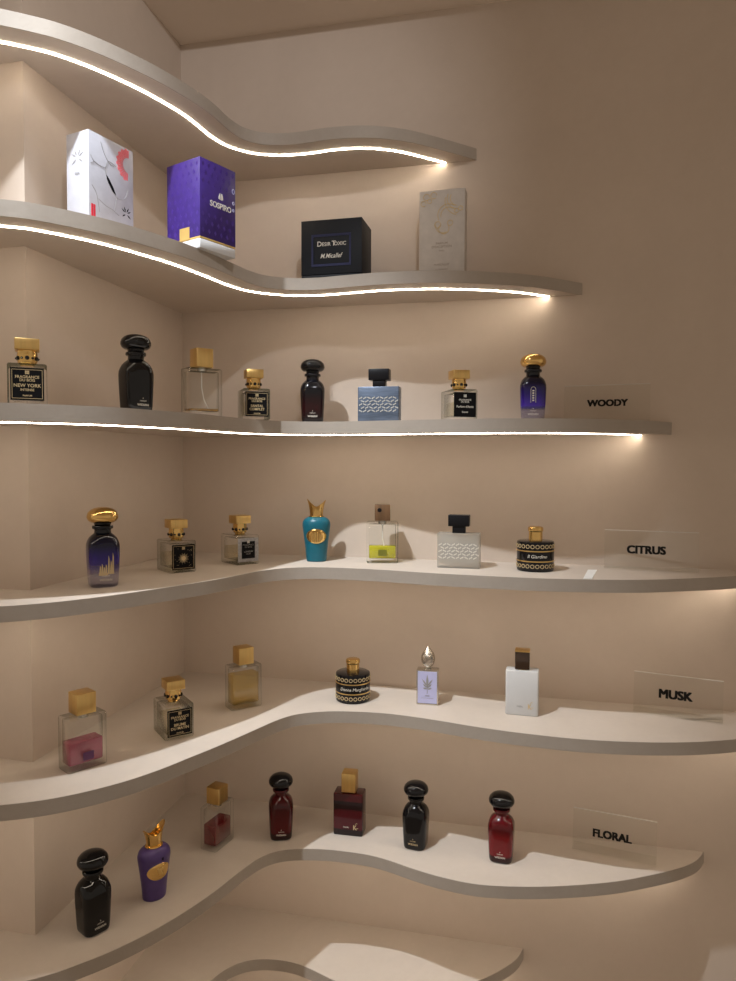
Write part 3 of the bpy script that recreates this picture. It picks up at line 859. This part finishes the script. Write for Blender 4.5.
# black cube box
BW, BD, BH = .123, .080, .121
x, y = at((.437-.123, -.114), 0, BW, BD)
t = thing('perfume_box', 'black box with navy-framed white lettering', 'box', (x, y, z2), -.6, 'perfume boxes on the upper shelf')
part('lid', 'blackcard', t, carton, BW, BD, .016, BH)
part('carton_base', 'blackcard', t, carton, BW-.001, BD-.001, 0, .0148)
def frame_(bm):
    y0, y1 = -BD/2-.0009, -BD/2+.0004
    for a in ((-.040, .040, .0885, .0930), (-.040, .040, .0310, .0355), (-.040, -.0365, .0355, .0885), (.0365, .040, .0355, .0885)):
        plate(bm, *a, y0, y1)
part('frame', 'navyfoil', t, frame_, smooth=False)
def desir(bm):
    y0 = -BD/2-.0004
    put_text(bm, 'D', .0135, -.0238, .0740, y0, bold=.01); put_text(bm, 'ESIR', .0100, -.0100, .0732, y0, bold=.01)
    put_text(bm, 'T', .0135, .0052, .0740, y0, bold=.01); put_text(bm, 'OXIC', .0100, .0180, .0732, y0, bold=.01)
    put_text(bm, 'M.Micallef', .0125, -.001, .0505, y0, bold=.006, shear=.35, sx=.85)
part('lettering', 'paleink', t, desir, smooth=False)

# cream embossed box
CW, CD, CH = .088, .030, .170
x, y = at((.632-.088, -.086), -3.5, CW, CD)
t = thing('perfume_box', 'cream upright box with embossed scrolls and faint lettering', 'box', (x, y, z2), -3, 'perfume boxes on the upper shelf')
part('carton', 'creamcard', t, carton, CW, CD, 0, CH)
def scroll(bm):
    y0, y1 = -CD/2-.0009, -CD/2+.0003
    for k, (c, r, a0, a1) in enumerate((((.030, .152), .014, 2.6, 4.6), ((.030, .152), .020, 2.7, 4.6), ((.034, .148), .028, 2.9, 4.5), ((.012, .122), .014, .8, 3.4), ((.012, .122), .020, .9, 3.6), ((.004, .096), .010, 2.2, 7.0),
                                        ((-.008, .104), .006, 0, 6.0), ((.016, .106), .005, 0, 6.0), ((.002, .102), .014, 3.0, 5.2), ((-.030, .158), .006, 0, 5.5), ((-.016, .160), .006, 0, 5.5), ((-.036, .146), .005, 0, 5.5), ((-.024, .150), .004, 0, 6), ((.028, .128), .004, 0, 6), ((.036, .132), .004, 0, 6))):
        stroke(bm, [(c[0]+r*math.cos(a0+(a1-a0)*i/16), c[1]+r*math.sin(a0+(a1-a0)*i/16)) for i in range(17)], .0013, y0, y1)
part('embossing', 'goldink', t, scroll, smooth=False)
def cream_text(bm):
    y0 = -CD/2-.0002
    put_text(bm, 'PARFUM', .0062, 0, .0685, y0); put_text(bm, 'D\'EXCEPTION', .0062, 0, .0620, y0); put_text(bm, 'PARIS', .0040, 0, .0545, y0)
    put_text(bm, 'M.MICALLEF', .0056, 0, .0280, y0); put_text(bm, 'EAU DE PARFUM', .0034, 0, .0190, y0)
part('lettering', 'taupe', t, cream_text, smooth=False)

def put_heavy(bm, word, size):
    for ox, oz in ((0, 0), (1, 0), (-1, 0), (0, 1), (0, -1), (1, 1), (-1, -1), (1, -1), (-1, 1)):
        put_text(bm, word, size, ox*size*.056, oz*size*.034, 0)

# ------------------------------------------------------------------ acrylic signs and the slip of paper
def sign(word, label, p0, p1, zt, h, size, tx=0, tz=.5, lean=.014):
    w = math.hypot(p1[0]-p0[0], p1[1]-p0[1]); deg = math.degrees(math.atan2(p1[1]-p0[1], p1[0]-p0[0]))
    t = thing('shelf_sign', label, 'sign', ((p0[0]+p1[0])/2, (p0[1]+p1[1])/2, zt), deg, 'clear acrylic scent signs')
    th = .003
    def panel(bm):
        loft(bm, [[(-w/2, yy, z), (w/2, yy, z), (w/2, yy+th, z), (-w/2, yy+th, z)] for z, yy in ((.003, 0), (h, lean))])
    def foot(bm): box(bm, -w/2, w/2, 0, .034, 0, .003)
    part('panel', 'acrylic', t, panel, smooth=False)
    part('foot', 'acrylic', t, foot, smooth=False)
    part('polished_edge', 'polish', t, lambda bm: box(bm, -w/2, w/2, lean, lean+th, h, h+.0011), smooth=False)
    bm = bmesh.new(); put_heavy(bm, word, size)
    bmesh.ops.transform(bm, matrix=Matrix.Translation((tx, lean*tz-.0004, h*tz)) @ Matrix.Rotation(-math.atan2(lean, h), 4, 'X'), verts=bm.verts)
    obj('lettering', bm, 'blackink', t, False)
    return t
sign('WOODY', 'clear acrylic sign lettered WOODY', (.820, -.040), (.974, -.062), TOP['s3'], .070, .0178, .002, .50)
sign('CITRUS', 'clear acrylic sign lettered CITRUS', (.898, -.049), (1.062, -.072), TOP['s4'], .073, .0205, -.008, .52)
sign('MUSK', 'clear acrylic sign lettered MUSK', (.955, -.050), (1.105, -.084), TOP['s5'], .075, .0222, -.004, .54)
sign('FLORAL', 'clear acrylic sign lettered FLORAL', (.847, -.052), (.997, -.079), TOP['s6'], .078, .0200, -.004, .50)
bm = bmesh.new()
slip = [(.851, -.186), (.866, -.183), (.884, -.072), (.867, -.075)]
loft(bm, [[(x, y, z) for x, y in slip] for z in (TOP['s4'], TOP['s4']+.0012)])
tag(obj('paper_slip', bm, 'paper', None, False), 'small white paper slip lying on the shelf edge before the CITRUS sign', 'paper slip')

# ------------------------------------------------------------------ light
def spot(name, loc, target, power, cone, blend, radius, col):
    l = bpy.data.lights.new(name, 'SPOT'); l.energy = power; l.spot_size = math.radians(cone); l.spot_blend = blend; l.shadow_soft_size = radius; l.color = col
    o = bpy.data.objects.new(name, l); COL.objects.link(o); o.location = loc
    o.rotation_euler = (Vector(target)-Vector(loc)).to_track_quat('-Z', 'Y').to_euler()
    return o
spot('ceiling_spotlight', (.06, -1.0, 2.5), (.43, -.14, .87), 126, 46, 1.0, .018, (.86, .93, 1.0))
spot('ceiling_spotlight', (.86, -1.42, 2.32), (.20, -.20, 1.95), 24, 50, 1.0, .02, (.96, .97, 1.0))
w = bpy.data.worlds.new('room_ambience'); SC.world = w; w.use_nodes = True
bg = w.node_tree.nodes['Background']; bg.inputs['Color'].default_value = (1.0, .84, .68, 1); bg.inputs['Strength'].default_value = .40

# ------------------------------------------------------------------ camera
cam = bpy.data.cameras.new('camera'); co = bpy.data.objects.new('camera', cam); COL.objects.link(co)
cam.sensor_fit = 'HORIZONTAL'; cam.sensor_width = 36.0; cam.lens = 723.573*36.0/736.0
cam.clip_start = .02; cam.clip_end = 60
yaw, pitch, roll = -.223499, -.037714, .003267
f = Vector((math.sin(yaw)*math.cos(pitch), math.cos(yaw)*math.cos(pitch), math.sin(pitch)))
r = Vector((math.cos(yaw), -math.sin(yaw), 0)); u = r.cross(f)
rx = math.cos(roll)*r+math.sin(roll)*u; ux = -math.sin(roll)*r+math.cos(roll)*u
Mx = Matrix((rx, ux, -f)).transposed().to_4x4(); Mx.translation = (.763118, -1.490102, 1.316425)
co.matrix_world = Mx
SC.camera = co
vs = SC.view_settings
SC.display_settings.display_device = 'sRGB'
vs.view_transform = 'Standard'; vs.look = 'None'; vs.exposure = 0; vs.gamma = 1; vs.use_curve_mapping = False
SC.cycles.max_bounces = 14; SC.cycles.transparent_max_bounces = 24
